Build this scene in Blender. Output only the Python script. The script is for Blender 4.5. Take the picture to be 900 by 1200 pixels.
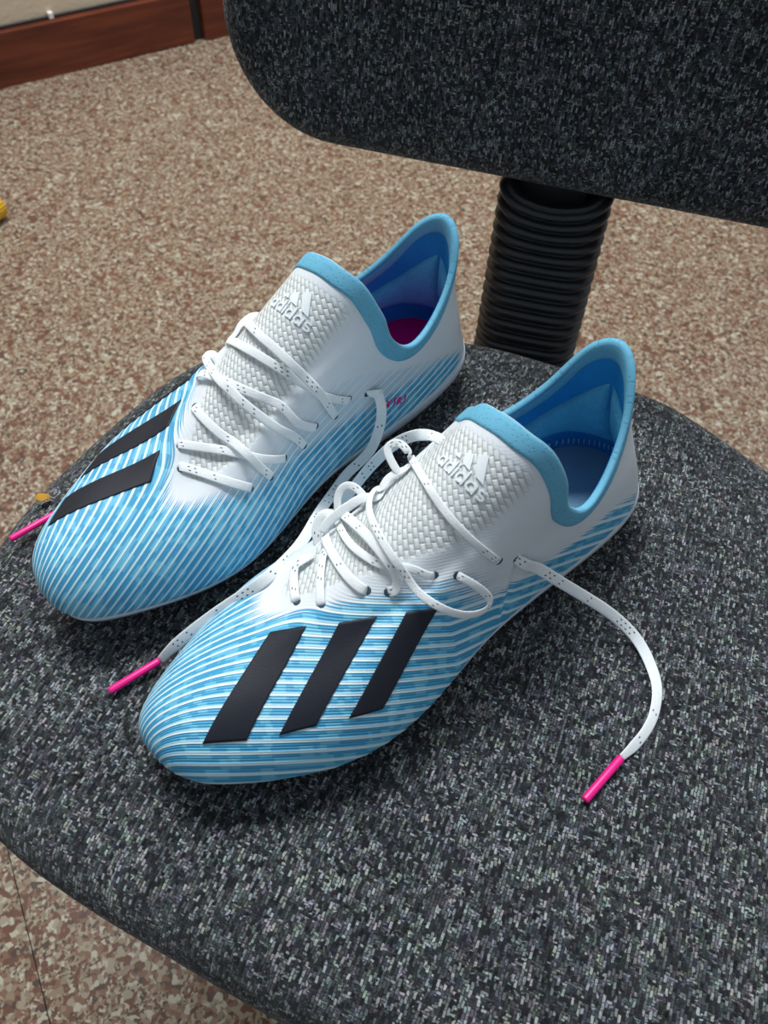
import bpy, bmesh, math, random
import numpy as np
from mathutils import Vector, Matrix

# ------------------------------------------------------------------ camera, world, lights
for o in list(bpy.data.objects):
    bpy.data.objects.remove(o, do_unlink=True)
scene = bpy.context.scene
COL = scene.collection
SEAT = 0.46                                     # height of the seat fabric above the floor

CAM_H, CAM_PITCH, CAM_ROLL, CAM_F = 0.3551, math.radians(53.68), math.radians(3.28), 921.9
cam_d = bpy.data.cameras.new('camera')
cam = bpy.data.objects.new('camera', cam_d)
COL.objects.link(cam)
scene.camera = cam
cp, sp = math.cos(CAM_PITCH), math.sin(CAM_PITCH)
fw = Vector((0, cp, -sp)); up = Vector((0, sp, cp)); rt = Vector((1, 0, 0))
cr, sr = math.cos(CAM_ROLL), math.sin(CAM_ROLL)
R_ = cr * rt + sr * up
U_ = -sr * rt + cr * up
m3 = Matrix((R_, U_, -fw)).transposed()
cam.matrix_world = Matrix.Translation((0, 0, SEAT + CAM_H)) @ m3.to_4x4()
cam_d.sensor_fit = 'VERTICAL'
cam_d.sensor_height = 36.0
cam_d.lens = CAM_F / 1200.0 * 36.0
cam_d.clip_start = 0.02
cam_d.dof.use_dof = True
cam_d.dof.focus_distance = 0.40
cam_d.dof.aperture_fstop = 15.0

world = bpy.data.worlds.new('World')
scene.world = world
world.use_nodes = True
world.node_tree.nodes['Background'].inputs[0].default_value = (0.80, 0.90, 1.0, 1)
world.node_tree.nodes['Background'].inputs[1].default_value = 0.33

def area_light(name, loc, target, sx, sy, power, color):
    d = bpy.data.lights.new(name, 'AREA')
    d.shape = 'RECTANGLE'; d.size = sx; d.size_y = sy
    d.energy = power; d.color = color
    o = bpy.data.objects.new(name, d)
    COL.objects.link(o)
    o.location = loc
    o.rotation_euler = (Vector(target) - Vector(loc)).to_track_quat('-Z', 'Y').to_euler()
    return o
area_light('ceiling_tube_light', (-0.45, 1.3, 2.7), (-0.45, 1.3, 0), 1.3, 0.55, 80, (0.94, 0.98, 1.0))
area_light('ceiling_tube_light', (1.6, 2.0, 2.7), (1.6, 2.0, 0), 1.3, 0.6, 26, (1.0, 0.97, 0.93))

vs = scene.view_settings
vs.view_transform = 'Standard'
vs.look = 'None'
vs.exposure = 0.0
vs.gamma = 1.0
vs.use_curve_mapping = False

random.seed(4)
rng = np.random.default_rng(4)

# ------------------------------------------------------------------ helpers
def mesh_obj(name, verts, faces, mat, parent=None, smooth=True, uvs=None, attrs=None):
    me = bpy.data.meshes.new(name)
    verts = np.asarray(verts, float)
    me.from_pydata(verts.tolist(), [], [tuple(f) for f in faces])
    me.update()
    if smooth:
        me.polygons.foreach_set('use_smooth', [True] * len(me.polygons))
    if attrs:
        for k, v in attrs.items():
            v = np.asarray(v, np.float32)
            if v.ndim == 1:
                a = me.attributes.new(k, 'FLOAT', 'POINT'); a.data.foreach_set('value', v)
            else:
                a = me.attributes.new(k, 'FLOAT_VECTOR', 'POINT'); a.data.foreach_set('vector', v.ravel())
    if uvs is not None:
        uvs = np.asarray(uvs, np.float32)
        a = me.attributes.new('fab', 'FLOAT_VECTOR', 'POINT')
        z = np.zeros((len(uvs), 3), np.float32); z[:, :uvs.shape[1]] = uvs
        a.data.foreach_set('vector', z.ravel())
    if mat: me.materials.append(mat)
    o = bpy.data.objects.new(name, me)
    COL.objects.link(o)
    if parent is not None: o.parent = parent
    return o

def empty(name, loc=(0, 0, 0), rot=(0, 0, 0)):
    o = bpy.data.objects.new(name, None)
    o.empty_display_size = 0.05
    COL.objects.link(o)
    o.location = loc; o.rotation_euler = rot
    return o

def tag(o, label=None, cat=None, group=None, kind=None):
    if label: o['label'] = label
    if cat: o['category'] = cat
    if group: o['group'] = group
    if kind: o['kind'] = kind
    return o

def grid_faces(n, m, wrap_n=False, wrap_m=False, flip=False):
    f = []
    for i in range(n if wrap_n else n - 1):
        a = i * m; b = ((i + 1) % n) * m
        for j in range(m if wrap_m else m - 1):
            k = (j + 1) % m
            q = (a + j, b + j, b + k, a + k)
            f.append(q[::-1] if flip else q)
    return f

def box_obj(name, c, s, mat, parent=None, rot=None, bev=0.002):
    bm = bmesh.new()
    bmesh.ops.create_cube(bm, size=1)
    bmesh.ops.scale(bm, vec=s, verts=bm.verts)
    if bev: bmesh.ops.bevel(bm, geom=list(bm.edges), offset=bev, segments=2, affect='EDGES', profile=0.5)
    if rot is not None: bmesh.ops.transform(bm, matrix=rot, verts=bm.verts)
    bmesh.ops.translate(bm, vec=c, verts=bm.verts)
    me = bpy.data.meshes.new(name); bm.to_mesh(me); bm.free()
    me.materials.append(mat)
    o = bpy.data.objects.new(name, me); COL.objects.link(o)
    if parent is not None: o.parent = parent
    return o

def lathe_obj(name, prof, mat, parent=None, n=24, mtx=None, cap=True):
    vs_, fs = [], []
    for (r, z) in prof:
        for k in range(n):
            a = 2 * math.pi * k / n
            vs_.append((r * math.cos(a), r * math.sin(a), z))
    m = len(prof)
    for i in range(m - 1):
        for k in range(n):
            k2 = (k + 1) % n
            fs.append((i * n + k, i * n + k2, (i + 1) * n + k2, (i + 1) * n + k))
    if cap:
        fs.append(tuple(reversed(range(n)))); fs.append(tuple((m - 1) * n + k for k in range(n)))
    if mtx is not None: vs_ = [tuple(mtx @ Vector(v)) for v in vs_]
    return mesh_obj(name, vs_, fs, mat, parent)

# ------------------------------------------------------------------ node helpers
class NT:
    def __init__(s, name, rough=0.6, spec=0.4):
        s.m = bpy.data.materials.new(name); s.m.use_nodes = True
        s.t = s.m.node_tree; s.n = s.t.nodes
        s.b = s.n['Principled BSDF']
        s.b.inputs['Roughness'].default_value = rough
        s.b.inputs['Specular IOR Level'].default_value = spec
    def node(s, typ, **kw):
        nd = s.n.new(typ)
        for k, v in kw.items(): setattr(nd, k, v)
        return nd
    def link(s, a, b): s.t.links.new(a, b)
    def setin(s, nd, i, v):
        if hasattr(v, 'is_output') or isinstance(v, bpy.types.NodeSocket): s.link(v, nd.inputs[i])
        else: nd.inputs[i].default_value = v
    def math(s, op, a, b=None, c=None, clamp=False):
        nd = s.node('ShaderNodeMath', operation=op); nd.use_clamp = clamp
        s.setin(nd, 0, a)
        if b is not None: s.setin(nd, 1, b)
        if c is not None: s.setin(nd, 2, c)
        return nd.outputs[0]
    def attr(s, name, vec=False):
        nd = s.node('ShaderNodeAttribute'); nd.attribute_name = name
        return nd.outputs['Vector'] if vec else nd.outputs['Fac']
    def mix(s, f, a, b, blend='MIX'):
        nd = s.node('ShaderNodeMix', data_type='RGBA', blend_type=blend)
        s.setin(nd, 0, f); s.setin(nd, 6, a); s.setin(nd, 7, b)
        return nd.outputs[2]
    def ramp(s, f, stops, interp='LINEAR'):
        nd = s.node('ShaderNodeValToRGB'); cr = nd.color_ramp; cr.interpolation = interp
        while len(cr.elements) < len(stops): cr.elements.new(0.5)
        for e, (p, c) in zip(cr.elements, stops):
            e.position = p; e.color = c if len(c) == 4 else (*c, 1)
        s.setin(nd, 0, f)
        return nd.outputs[0]
    def noise(s, vec, scale, detail=2, rough=0.5, dist=0):
        nd = s.node('ShaderNodeTexNoise'); s.setin(nd, 'Vector', vec)
        nd.inputs['Scale'].default_value = scale; nd.inputs['Detail'].default_value = detail
        nd.inputs['Roughness'].default_value = rough; nd.inputs['Distortion'].default_value = dist
        return nd.outputs['Fac']
    def voro(s, vec, scale, feature='F1'):
        nd = s.node('ShaderNodeTexVoronoi', feature=feature); s.setin(nd, 'Vector', vec)
        nd.inputs['Scale'].default_value = scale
        return nd
    def mapping(s, vec, scale=(1, 1, 1), rot=(0, 0, 0), loc=(0, 0, 0)):
        nd = s.node('ShaderNodeMapping'); s.setin(nd, 'Vector', vec)
        nd.inputs['Scale'].default_value = scale; nd.inputs['Rotation'].default_value = rot
        nd.inputs['Location'].default_value = loc
        return nd.outputs[0]
    def obj(s):
        return s.node('ShaderNodeTexCoord').outputs['Object']
    def bump(s, h, dist, strength=1.0, prev=None):
        nd = s.node('ShaderNodeBump'); s.setin(nd, 'Height', h)
        nd.inputs['Distance'].default_value = dist; nd.inputs['Strength'].default_value = strength
        if prev is not None: s.link(prev, nd.inputs['Normal'])
        return nd.outputs[0]
    def color(s, c): s.setin(s.b, 'Base Color', c if not isinstance(c, tuple) else (*c[:3], 1))
    def normal(s, n): s.link(n, s.b.inputs['Normal'])

def srgb(r, g, b):
    f = lambda c: (c / 255 / 12.92) if c / 255 <= 0.04045 else ((c / 255 + 0.055) / 1.055) ** 2.4
    return (f(r), f(g), f(b), 1)

def plain(name, c, rough=0.6, spec=0.4, nscale=0, namp=0.12, bump=0, bscale=300):
    t = NT(name, rough, spec)
    v = t.obj()
    if nscale:
        n = t.noise(v, nscale, 3)
        dark = tuple(x * (1 - namp) for x in c[:3]) + (1,)
        lite = tuple(min(1, x * (1 + namp)) for x in c[:3]) + (1,)
        t.color(t.mix(n, dark, lite))
    else:
        t.color(c)
    if bump: t.normal(t.bump(t.noise(v, bscale, 2), bump))
    return t.m

# ------------------------------------------------------------------ materials of the room and chair
def fabric_mat():
    t = NT('tweed_fabric', 0.95, 0.15)
    uv = t.attr('fab', True)
    warp = t.node('ShaderNodeVectorMath', operation='ADD')
    nz = t.node('ShaderNodeTexNoise'); t.setin(nz, 'Vector', uv); nz.inputs['Scale'].default_value = 260; nz.inputs['Detail'].default_value = 2
    sc = t.node('ShaderNodeVectorMath', operation='MULTIPLY_ADD')
    t.link(nz.outputs['Color'], sc.inputs[0]); sc.inputs[1].default_value = (0.0012, 0.0012, 0); sc.inputs[2].default_value = (-0.0006, -0.0006, 0)
    t.link(uv, warp.inputs[0]); t.link(sc.outputs[0], warp.inputs[1])
    w = warp.outputs[0]
    def bricks(rot, bw, rh, off):
        b = t.node('ShaderNodeTexBrick')
        t.link(t.mapping(w, rot=(0, 0, rot), loc=(off, off, 0)), b.inputs['Vector'])
        b.inputs['Color1'].default_value = (0, 0, 0, 1); b.inputs['Color2'].default_value = (1, 1, 1, 1)
        b.inputs['Mortar'].default_value = (0, 0, 0, 1)
        b.inputs['Scale'].default_value = 1; b.inputs['Brick Width'].default_value = bw; b.inputs['Row Height'].default_value = rh
        b.inputs['Mortar Size'].default_value = rh * 0.13; b.inputs['Mortar Smooth'].default_value = 0.6; b.inputs['Bias'].default_value = 0
        b.offset = 0.5; b.squash = 1
        return b
    b1 = bricks(math.radians(-70), 0.0029, 0.0014, 0)
    b2 = bricks(math.radians(20), 0.0024, 0.00115, 0.01)
    pick = t.voro(w, 560).outputs['Color']
    pk = t.math('GREATER_THAN', pick, 0.34)
    v = t.mix(pk, b2.outputs['Color'], b1.outputs['Color'])
    fine = t.noise(w, 1500, 2, 0.6)
    big = t.noise(uv, 18, 3)
    val = t.math('ADD', v, t.math('MULTIPLY', t.math('SUBTRACT', fine, 0.5), 0.75))
    val = t.math('ADD', val, t.math('MULTIPLY', t.math('SUBTRACT', big, 0.5), 0.35))
    colr = t.ramp(val, [(0.0, (0.009, 0.010, 0.013)), (0.25, (0.022, 0.025, 0.030)), (0.5, (0.055, 0.062, 0.069)), (0.75, (0.118, 0.130, 0.138)), (1.0, (0.32, 0.345, 0.345))])
    tint = t.voro(w, 330).outputs['Color']
    hsv = t.node('ShaderNodeHueSaturation'); t.link(tint, hsv.inputs['Color']); hsv.inputs['Saturation'].default_value = 0.22; hsv.inputs['Value'].default_value = 1.35
    t.color(t.mix(0.75, colr, t.mix(1.0, colr, hsv.outputs[0], 'MULTIPLY')))
    h = t.math('ADD', t.math('MULTIPLY', t.mix(pk, b2.outputs['Fac'], b1.outputs['Fac']), -0.7), t.math('MULTIPLY', t.math('ADD', fine, v), 0.6))
    t.normal(t.bump(h, 0.0006, 0.8))
    t.b.inputs['Sheen Weight'].default_value = 0.15
    return t.m
FABRIC = fabric_mat()

def granite_mat():
    t = NT('granite', 0.32, 0.4)
    v = t.obj()
    nz = t.node('ShaderNodeTexNoise'); t.setin(nz, 'Vector', v); nz.inputs['Scale'].default_value = 120; nz.inputs['Detail'].default_value = 3
    sc = t.node('ShaderNodeVectorMath', operation='MULTIPLY_ADD')
    t.link(nz.outputs['Color'], sc.inputs[0]); sc.inputs[1].default_value = (0.008,) * 3
    t.link(v, sc.inputs[2])
    w = sc.outputs[0]
    c1 = t.voro(w, 190).outputs['Color']; c2 = t.voro(w, 380).outputs['Color']
    s1 = t.node('ShaderNodeSeparateColor'); t.link(c1, s1.inputs[0])
    s2 = t.node('ShaderNodeSeparateColor'); t.link(c2, s2.inputs[0])
    stops = [(0.0, srgb(62, 50, 42)), (0.10, srgb(96, 60, 46)), (0.34, srgb(118, 88, 70)), (0.50, srgb(134, 118, 98)), (0.68, srgb(150, 142, 122)), (0.88, srgb(176, 173, 156))]
    a = t.ramp(s1.outputs[0], stops, 'CONSTANT')
    b = t.ramp(s2.outputs[1], stops, 'CONSTANT')
    mixf = t.math('GREATER_THAN', t.noise(w, 60, 2), 0.52)
    col = t.mix(mixf, a, b)
    dark = t.math('GREATER_THAN', s2.outputs[2], 0.955)
    col = t.mix(dark, col, srgb(70, 56, 50))
    big = t.noise(v, 9, 3)
    col = t.mix(t.math('MULTIPLY', big, 0.30), col, srgb(114, 90, 76))
    t.color(col)
    t.normal(t.bump(t.noise(v, 40, 3), 0.0004, 0.3))
    return t.m
GRANITE = granite_mat()
GROUT = plain('grout', srgb(84, 74, 66), 0.9, 0.1, 200)

def wood_mat():
    t = NT('baseboard_wood', 0.38, 0.45)
    v = t.mapping(t.obj(), scale=(1.2, 1, 14))
    n = t.noise(v, 5, 5, 0.6, 0.6)
    col = t.ramp(n, [(0.25, srgb(72, 32, 18)), (0.5, srgb(98, 44, 26)), (0.75, srgb(122, 60, 36))])
    chips = t.math('GREATER_THAN', t.noise(t.obj(), 34, 2), 0.78)
    t.color(t.mix(t.math('MULTIPLY', chips, 0.25), col, srgb(150, 110, 90)))
    t.normal(t.bump(n, 0.0005, 0.4))
    return t.m
WOOD = wood_mat()
PLASTER = plain('wall_plaster', srgb(206, 188, 164), 0.9, 0.15, 6, 0.07, 0.0006, 120)
RUBBER = plain('black_rubber', (0.012, 0.014, 0.018, 1), 0.36, 0.5, 60, 0.2, 0.0003, 260)
BLACKP = plain('black_plastic', (0.014, 0.014, 0.016, 1), 0.5, 0.4, 40, 0.2, 0.0002, 500)
STEEL = plain('column_steel', (0.35, 0.35, 0.36, 1), 0.3, 0.5, 40, 0.1)

# ------------------------------------------------------------------ the setting
fl = mesh_obj('floor', [(-4, -3, -0.004), (4, -3, -0.004), (4, 5.5, -0.004), (-4, 5.5, -0.004)], [(0, 1, 2, 3)], GROUT, smooth=False)
tag(fl, 'brown and beige speckled granite floor under the chair', kind='structure')
# two granite slabs with one open joint running under the chair
J0 = Vector((-0.3324, 0.1524)); JD = Vector((0.0293, -0.0492)).normalized(); JN = Vector((-JD.y, JD.x))
def slab(side):
    a = J0 + JN * 0.0005 * side
    p = a - JD * 4.2; q = a + JD * 3.2
    far = JN * side * 5.0
    c = [p, q, q + far, p + far]
    if side < 0: c = c[::-1]
    vs_ = [(k.x, k.y, 0.0) for k in c] + [(k.x, k.y, -0.02) for k in c]
    fs = [(0, 1, 2, 3)] + [((i + 1) % 4, i, 4 + i, 4 + (i + 1) % 4) for i in range(4)]
    return mesh_obj('granite_slab', vs_, fs, GRANITE, fl, smooth=False)
slab(1); slab(-1)

W0 = Vector((-0.837, 1.618, 0)); WD = Vector((math.cos(math.radians(35.9)), math.sin(math.radians(35.9)), 0))
WN = Vector((-WD.y, WD.x, 0))               # away from the room
def wall_box(name, a0, a1, d0, d1, z0, z1, mat, parent=None, bev=0.002):
    rot = Matrix.Rotation(math.radians(35.9), 4, 'Z')
    c = W0 + WD * (a0 + a1) / 2 + WN * (d0 + d1) / 2 + Vector((0, 0, (z0 + z1) / 2))
    return box_obj(name, c, (a1 - a0, abs(d1 - d0), z1 - z0), mat, parent, rot, bev)
GAP = 0.437
wl = wall_box('wall_left', -3.6, 5.5, 0.020, 0.14, 0, 2.7, PLASTER, bev=0)
tag(wl, 'beige plastered wall above the wooden baseboard', kind='structure')
bb = wall_box('baseboard_left', -3.6, GAP, 0.0, 0.021, 0.0, 0.100, WOOD)
tag(bb, 'reddish brown wooden baseboard along the wall', kind='structure')
dk = wall_box('trim_1', GAP + 0.001, GAP + 0.024, 0.012, 0.0212, 0.0, 0.100, BLACKP, bev=0.001)
tag(dk, 'dark vertical gap strip beside the baseboard', kind='structure')
b2 = wall_box('trim_2', GAP + 0.025, 5.5, -0.003, 0.021, 0.0, 0.100, WOOD)
tag(b2, 'reddish brown wooden baseboard continuing right of the dark gap', kind='structure')

# ------------------------------------------------------------------ office chair
chair = empty('office_chair', (0.042, 0.212, 0))
tag(chair, 'charcoal tweed office chair with black bellows upright, carrying both football boots', 'chair')
CH = Vector(chair.location)
def loc(v): return (v[0] - CH.x, v[1] - CH.y, v[2])

def per_spline(P, n):
    P = np.asarray(P, float); N = len(P); A = np.zeros((N, N))
    for i in range(N):
        A[i, i] = 4; A[i, (i + 1) % N] = 1; A[i, (i - 1) % N] = 1
    Rr = 3 * (np.roll(P, -1, 0) - np.roll(P, 1, 0))
    M = np.linalg.solve(A, Rr.reshape(N, -1)).reshape(P.shape)
    u = np.arange(n) / n * N; k = np.floor(u).astype(int) % N
    f = (u - np.floor(u)).reshape((-1,) + (1,) * (P.ndim - 1)); k2 = (k + 1) % N
    return (2*f**3 - 3*f**2 + 1)*P[k] + (f**3 - 2*f**2 + f)*M[k] + (-2*f**3 + 3*f**2)*P[k2] + (f**3 - f**2)*M[k2]

def nat_spline(P, u):
    P = np.asarray(P, float); N = len(P); A = np.zeros((N, N)); Rr = np.zeros_like(P)
    A[0, 0] = 2; A[0, 1] = 1; Rr[0] = 3*(P[1]-P[0]); A[-1, -1] = 2; A[-1, -2] = 1; Rr[-1] = 3*(P[-1]-P[-2])
    for i in range(1, N-1):
        A[i, i-1] = 1; A[i, i] = 4; A[i, i+1] = 1; Rr[i] = 3*(P[i+1]-P[i-1])
    M = np.linalg.solve(A, Rr.reshape(N, -1)).reshape(P.shape)
    k = np.clip(np.floor(u).astype(int), 0, N-2); f = (u-k).reshape((-1,) + (1,)*(P.ndim-1))
    return (2*f**3 - 3*f**2 + 1)*P[k] + (f**3 - 2*f**2 + f)*M[k] + (-2*f**3 + 3*f**2)*P[k+1] + (f**3 - f**2)*M[k+1]

def pad_mesh(name, outline, T, e1, e2, e3, org, mat, parent, roll=0.024, dome=0.004, ntop=26, uvrot=0.0):
    """upholstered pad: outline in (u,v), T thick, front side along e3"""
    O = np.asarray(outline); n = len(O)
    tan = np.roll(O, -1, 0) - np.roll(O, 1, 0)
    nrm = np.stack([tan[:, 1], -tan[:, 0]], 1); nrm /= np.linalg.norm(nrm, axis=1)[:, None]
    area = 0.5*np.sum(O[:, 0]*np.roll(O[:, 1], -1) - np.roll(O[:, 0], -1)*O[:, 1])
    if area < 0: nrm = -nrm
    c = O.mean(0)
    rings = []; uvs = []
    ins = O - nrm*roll
    for k in range(ntop):
        s = 0.02 + 0.98*k/(ntop-1)
        p = c + (ins-c)*s
        rings.append(np.column_stack([p, np.full(n, -dome*s**4)])); uvs.append(p)
    for k in range(1, 9):
        a = k/8*math.pi/2
        rings.append(np.column_stack([ins + nrm*roll*math.sin(a), np.full(n, -dome - roll*(1-math.cos(a)))]))
        uvs.append(ins + nrm*roll*a)
    lo = -T + 0.012
    for k in range(1, 5):
        z = -dome-roll + (lo+dome+roll)*k/4
        rings.append(np.column_stack([O, np.full(n, z)])); uvs.append(O + nrm*(roll*0.57 + (-dome-roll-z)))
    for k in range(1, 5):
        a = k/4*math.pi/2
        rings.append(np.column_stack([O - nrm*0.012*(1-math.cos(a)), np.full(n, lo-0.012*math.sin(a))]))
        uvs.append(O + nrm*(0.06 + 0.012*a))
    for s in (0.7, 0.35, 0.02):
        rings.append(np.column_stack([c + (O - nrm*0.012 - c)*s, np.full(n, -T)])); uvs.append(c+(O-c)*s)
    V = np.concatenate(rings); UV = np.concatenate(uvs)
    cu, su = math.cos(uvrot), math.sin(uvrot)
    UV = UV @ np.array([[cu, su], [-su, cu]])
    e1, e2, e3, org = map(np.asarray, (e1, e2, e3, org))
    W = org + V[:, :1]*e1 + V[:, 1:2]*e2 + V[:, 2:3]*e3
    m = len(rings)
    fs = []
    for i in range(m-1):
        for k in range(n):
            k2 = (k+1) % n
            fs.append((i*n+k, (i+1)*n+k, (i+1)*n+k2, i*n+k2))
    fs.append(tuple(range(n))); fs.append(tuple(reversed([(m-1)*n+k for k in range(n)])))
    if area < 0: pass
    else: fs = [f for f in fs]
    o = mesh_obj(name, W, fs, mat, parent, uvs=UV)
    bm = bmesh.new(); bm.from_mesh(o.data); bmesh.ops.recalc_face_normals(bm, faces=bm.faces); bm.to_mesh(o.data); bm.free()
    return o

SEAT_OUT = [(.058,.423),(.000,.430),(-.052,.428),(-.095,.417),(-.127,.393),(-.155,.362),(-.186,.308),(-.212,.248),(-.218,.185),(-.200,.118),
            (-.159,.079),(-.116,.057),(-.076,.040),(-.030,.021),(.050,-.004),(.130,-.010),(.200,.010),(.250,.055),(.282,.115),(.294,.180),(.287,.240),(.266,.287),(.237,.323),(.200,.361),(.165,.385),(.105,.409)]
outl = per_spline(SEAT_OUT, 220)
outl_l = outl - np.array([[CH.x, CH.y]])
seat = pad_mesh('seat', outl_l, 0.065, (1,0,0), (0,1,0), (0,0,1), (0,0,SEAT), FABRIC, chair, roll=0.026, dome=0.003)
shell = pad_mesh('seat_shell', outl_l*0.93, 0.03, (1,0,0), (0,1,0), (0,0,1), (0,0,SEAT-0.064), BLACKP, chair, roll=0.006, dome=0.0, ntop=4)

BE = np.array([0.96967, -0.24442, 0]); BU = np.array([0.03402, 0.13495, 0.99027]); BNn = np.array([-0.24204, -0.96023, 0.13917])
BA = np.array([-0.03092, 0.50569, SEAT+0.070])
def rrect(u0, u1, v0, v1, r, n=14):
    pts = []
    for (cx, cy, a0) in ((u1-r, v0+r, -90), (u1-r, v1-r, 0), (u0+r, v1-r, 90), (u0+r, v0+r, 180)):
        for k in range(n):
            a = math.radians(a0 + 90*k/(n-1))
            pts.append((cx + r*math.cos(a), cy + r*math.sin(a)))
    P = np.array(pts)
    # resample evenly
    Q = np.vstack([P, P[:1]]); d = np.r_[0, np.cumsum(np.linalg.norm(np.diff(Q, axis=0), axis=1))]
    s = np.linspace(0, d[-1], 241)[:-1]
    return np.column_stack([np.interp(s, d, Q[:, 0]), np.interp(s, d, Q[:, 1])])
bo = rrect(-0.102, 0.378, -0.004, 0.31, 0.078)
borg = BA - np.array([CH.x, CH.y, 0])
backrest = pad_mesh('backrest', bo, 0.055, BE, BU, BNn, borg, FABRIC, chair, roll=0.022, dome=0.003, uvrot=math.radians(-20))
bshell = pad_mesh('backrest_shell', (bo-bo.mean(0))*0.94+bo.mean(0), 0.02, BE, BU, BNn, borg - BNn*0.054, BLACKP, chair, roll=0.005, dome=0.0, ntop=4)

def stadium(w, d, n=40):
    # w half width, d half depth, flat sided
    pts = []
    for k in range(n):
        a = 2*math.pi*k/n
        ca, sa = math.cos(a), math.sin(a)
        pts.append(((w-d*0.9)*(1 if ca > 0 else -1)*min(1, abs(ca)*3) + d*0.9*ca, d*np.sign(sa)*abs(sa)**0.8))
    return np.array(pts)
BB0 = np.array([0.1015, 0.470, SEAT-0.085]); BB1 = np.array([0.1051, 0.501, SEAT+0.062])
def bellows():
    ax = BB1-BB0; Lb = np.linalg.norm(ax); ax /= Lb
    e1 = BE - ax*np.dot(BE, ax); e1 /= np.linalg.norm(e1); e2 = np.cross(ax, e1)
    np_ = 16; per = 10; rows = []
    N = np_*per
    for i in range(N+1):
        t = i/N
        ph = (i % per)/per
        bul = 0.0056*abs(math.sin(math.pi*ph))**0.6
        w = 0.0335 + bul; d = 0.0225 + bul
        c = BB0 + ax*Lb*t
        S = stadium(w, d)
        dip = np.clip(-S[:, 1:]/0.02, 0, 1)*np.cos(np.clip(S[:, :1]/0.04, -1, 1)*math.pi/2)**0.8*(-0.012)*max(0, (t-0.55)/0.45)**1.5
        rows.append(c + S[:, :1]*e1 + S[:, 1:]*e2 + dip*ax)
    # lip and open mouth on top
    for (dw, dz) in ((0.001, 0.001), (-0.004, 0.002), (-0.008, 0.0), (-0.010, -0.030)):
        S = stadium(0.0345+dw, 0.0235+dw)
        dip = np.clip(-S[:, 1:]/0.016, 0, 1)*np.cos(np.clip(S[:, :1]/0.04, -1, 1)*math.pi/2)**0.8*(-0.012)
        rows.append(BB1 + ax*dz + S[:, :1]*e1 + S[:, 1:]*e2 + dip*ax)
    V = np.concatenate(rows) - np.array([CH.x, CH.y, 0])
    n = 40; fs = []
    for i in range(len(rows)-1):
        for k in range(n):
            k2 = (k+1) % n
            fs.append((i*n+k, i*n+k2, (i+1)*n+k2, (i+1)*n+k))
    o = mesh_obj('bellows', V, fs, RUBBER, chair)
    tag(o, 'black ribbed rubber bellows around the backrest upright')
    # flat bar inside running up behind the pad
    c0 = BB0 + ax*0.02; c1 = BB1 + ax*0.10 + np.array([0, 0.02, 0])
    S = stadium(0.0255, 0.006, 24)
    W = np.concatenate([c + S[:, :1]*e1 + S[:, 1:]*e2 for c in (c0, c1)]) - np.array([CH.x, CH.y, 0])
    f2 = [(k, (k+1) % 24, 24+(k+1) % 24, 24+k) for k in range(24)] + [tuple(range(23, -1, -1)), tuple(range(24, 48))]
    mesh_obj('back_bar', W, f2, BLACKP, chair, smooth=False)
    # curved arm from below the seat to the upright
    A = [(0.05, 0.25, SEAT-0.105), (0.08, 0.37, SEAT-0.115), (0.099, 0.445, SEAT-0.112), (0.1015, 0.469, SEAT-0.085)]
    P = nat_spline(np.array(A), np.linspace(0, 3, 14))
    rows = []
    for i, p in enumerate(P):
        tg = P[min(i+1, 13)] - P[max(i-1, 0)]; tg /= np.linalg.norm(tg)
        a1 = np.cross(tg, np.array([0, -tg[2], tg[1]])); a1 = BE - tg*np.dot(BE, tg); a1 /= np.linalg.norm(a1); a2 = np.cross(tg, a1)
        S = stadium(0.026, 0.006, 20)
        rows.append(p + S[:, :1]*a1 + S[:, 1:]*a2)
    W = np.concatenate(rows) - np.array([CH.x, CH.y, 0])
    f3 = [(i*20+k, i*20+(k+1) % 20, (i+1)*20+(k+1) % 20, (i+1)*20+k) for i in range(13) for k in range(20)]
    mesh_obj('back_arm', W, f3, BLACKP, chair)
bellows()
# mechanism, gas column, star base and castors (below the seat)
SC = Vector((0.042, 0.212, 0))
box_obj('seat_mechanism', loc(SC + Vector((0, 0, SEAT-0.112))), (0.16, 0.2, 0.045), BLACKP, chair, bev=0.008)
T = Matrix.Translation(Vector(loc(SC)))
lathe_obj('gas_column', [(0.014, 0.20), (0.014, SEAT-0.11)], STEEL, chair, mtx=T)
lathe_obj('column_cover', [(0.025, 0.08), (0.027, 0.09), (0.027, 0.27), (0.022, 0.275)], BLACKP, chair, mtx=T)
for k in range(5):
    a = math.radians(72*k - 25)
    d = Vector((math.cos(a), math.sin(a), 0)); s = Vector((-d.y, d.x, 0))
    sec = []
    for (r, w, z0, z1) in ((0.0, 0.028, 0.07, 0.118), (0.06, 0.026, 0.072, 0.112), (0.20, 0.018, 0.062, 0.085)):
        for (ss, z) in ((-1, z0), (1, z0), (0.8, z1), (-0.8, z1)):
            sec.append(tuple(Vector(loc(SC)) + d*r + s*w*ss + Vector((0, 0, z))))
    fs = [(i*4+j, i*4+(j+1) % 4, (i+1)*4+(j+1) % 4, (i+1)*4+j) for i in range(2) for j in range(4)] + [(3, 2, 1, 0), (8, 9, 10, 11)]
    leg = mesh_obj('base_leg', sec, fs, BLACKP, chair, smooth=False)
    cpos = Vector(loc(SC)) + d*0.188
    M = Matrix.Translation(cpos + Vector((0, 0, 0.026))) @ Matrix.Rotation(a + 0.7, 4, 'Z') @ Matrix.Rotation(math.pi/2, 4, 'X')
    cw = lathe_obj('castor', [(0.010, -0.024), (0.026, -0.022), (0.026, -0.006), (0.012, -0.004), (0.012, 0.004), (0.026, 0.006), (0.026, 0.022), (0.010, 0.024)], BLACKP, chair, mtx=M)
    lathe_obj('castor_stem', [(0.006, 0.03), (0.006, 0.066)], STEEL, chair, n=12, mtx=Matrix.Translation(cpos))

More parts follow.
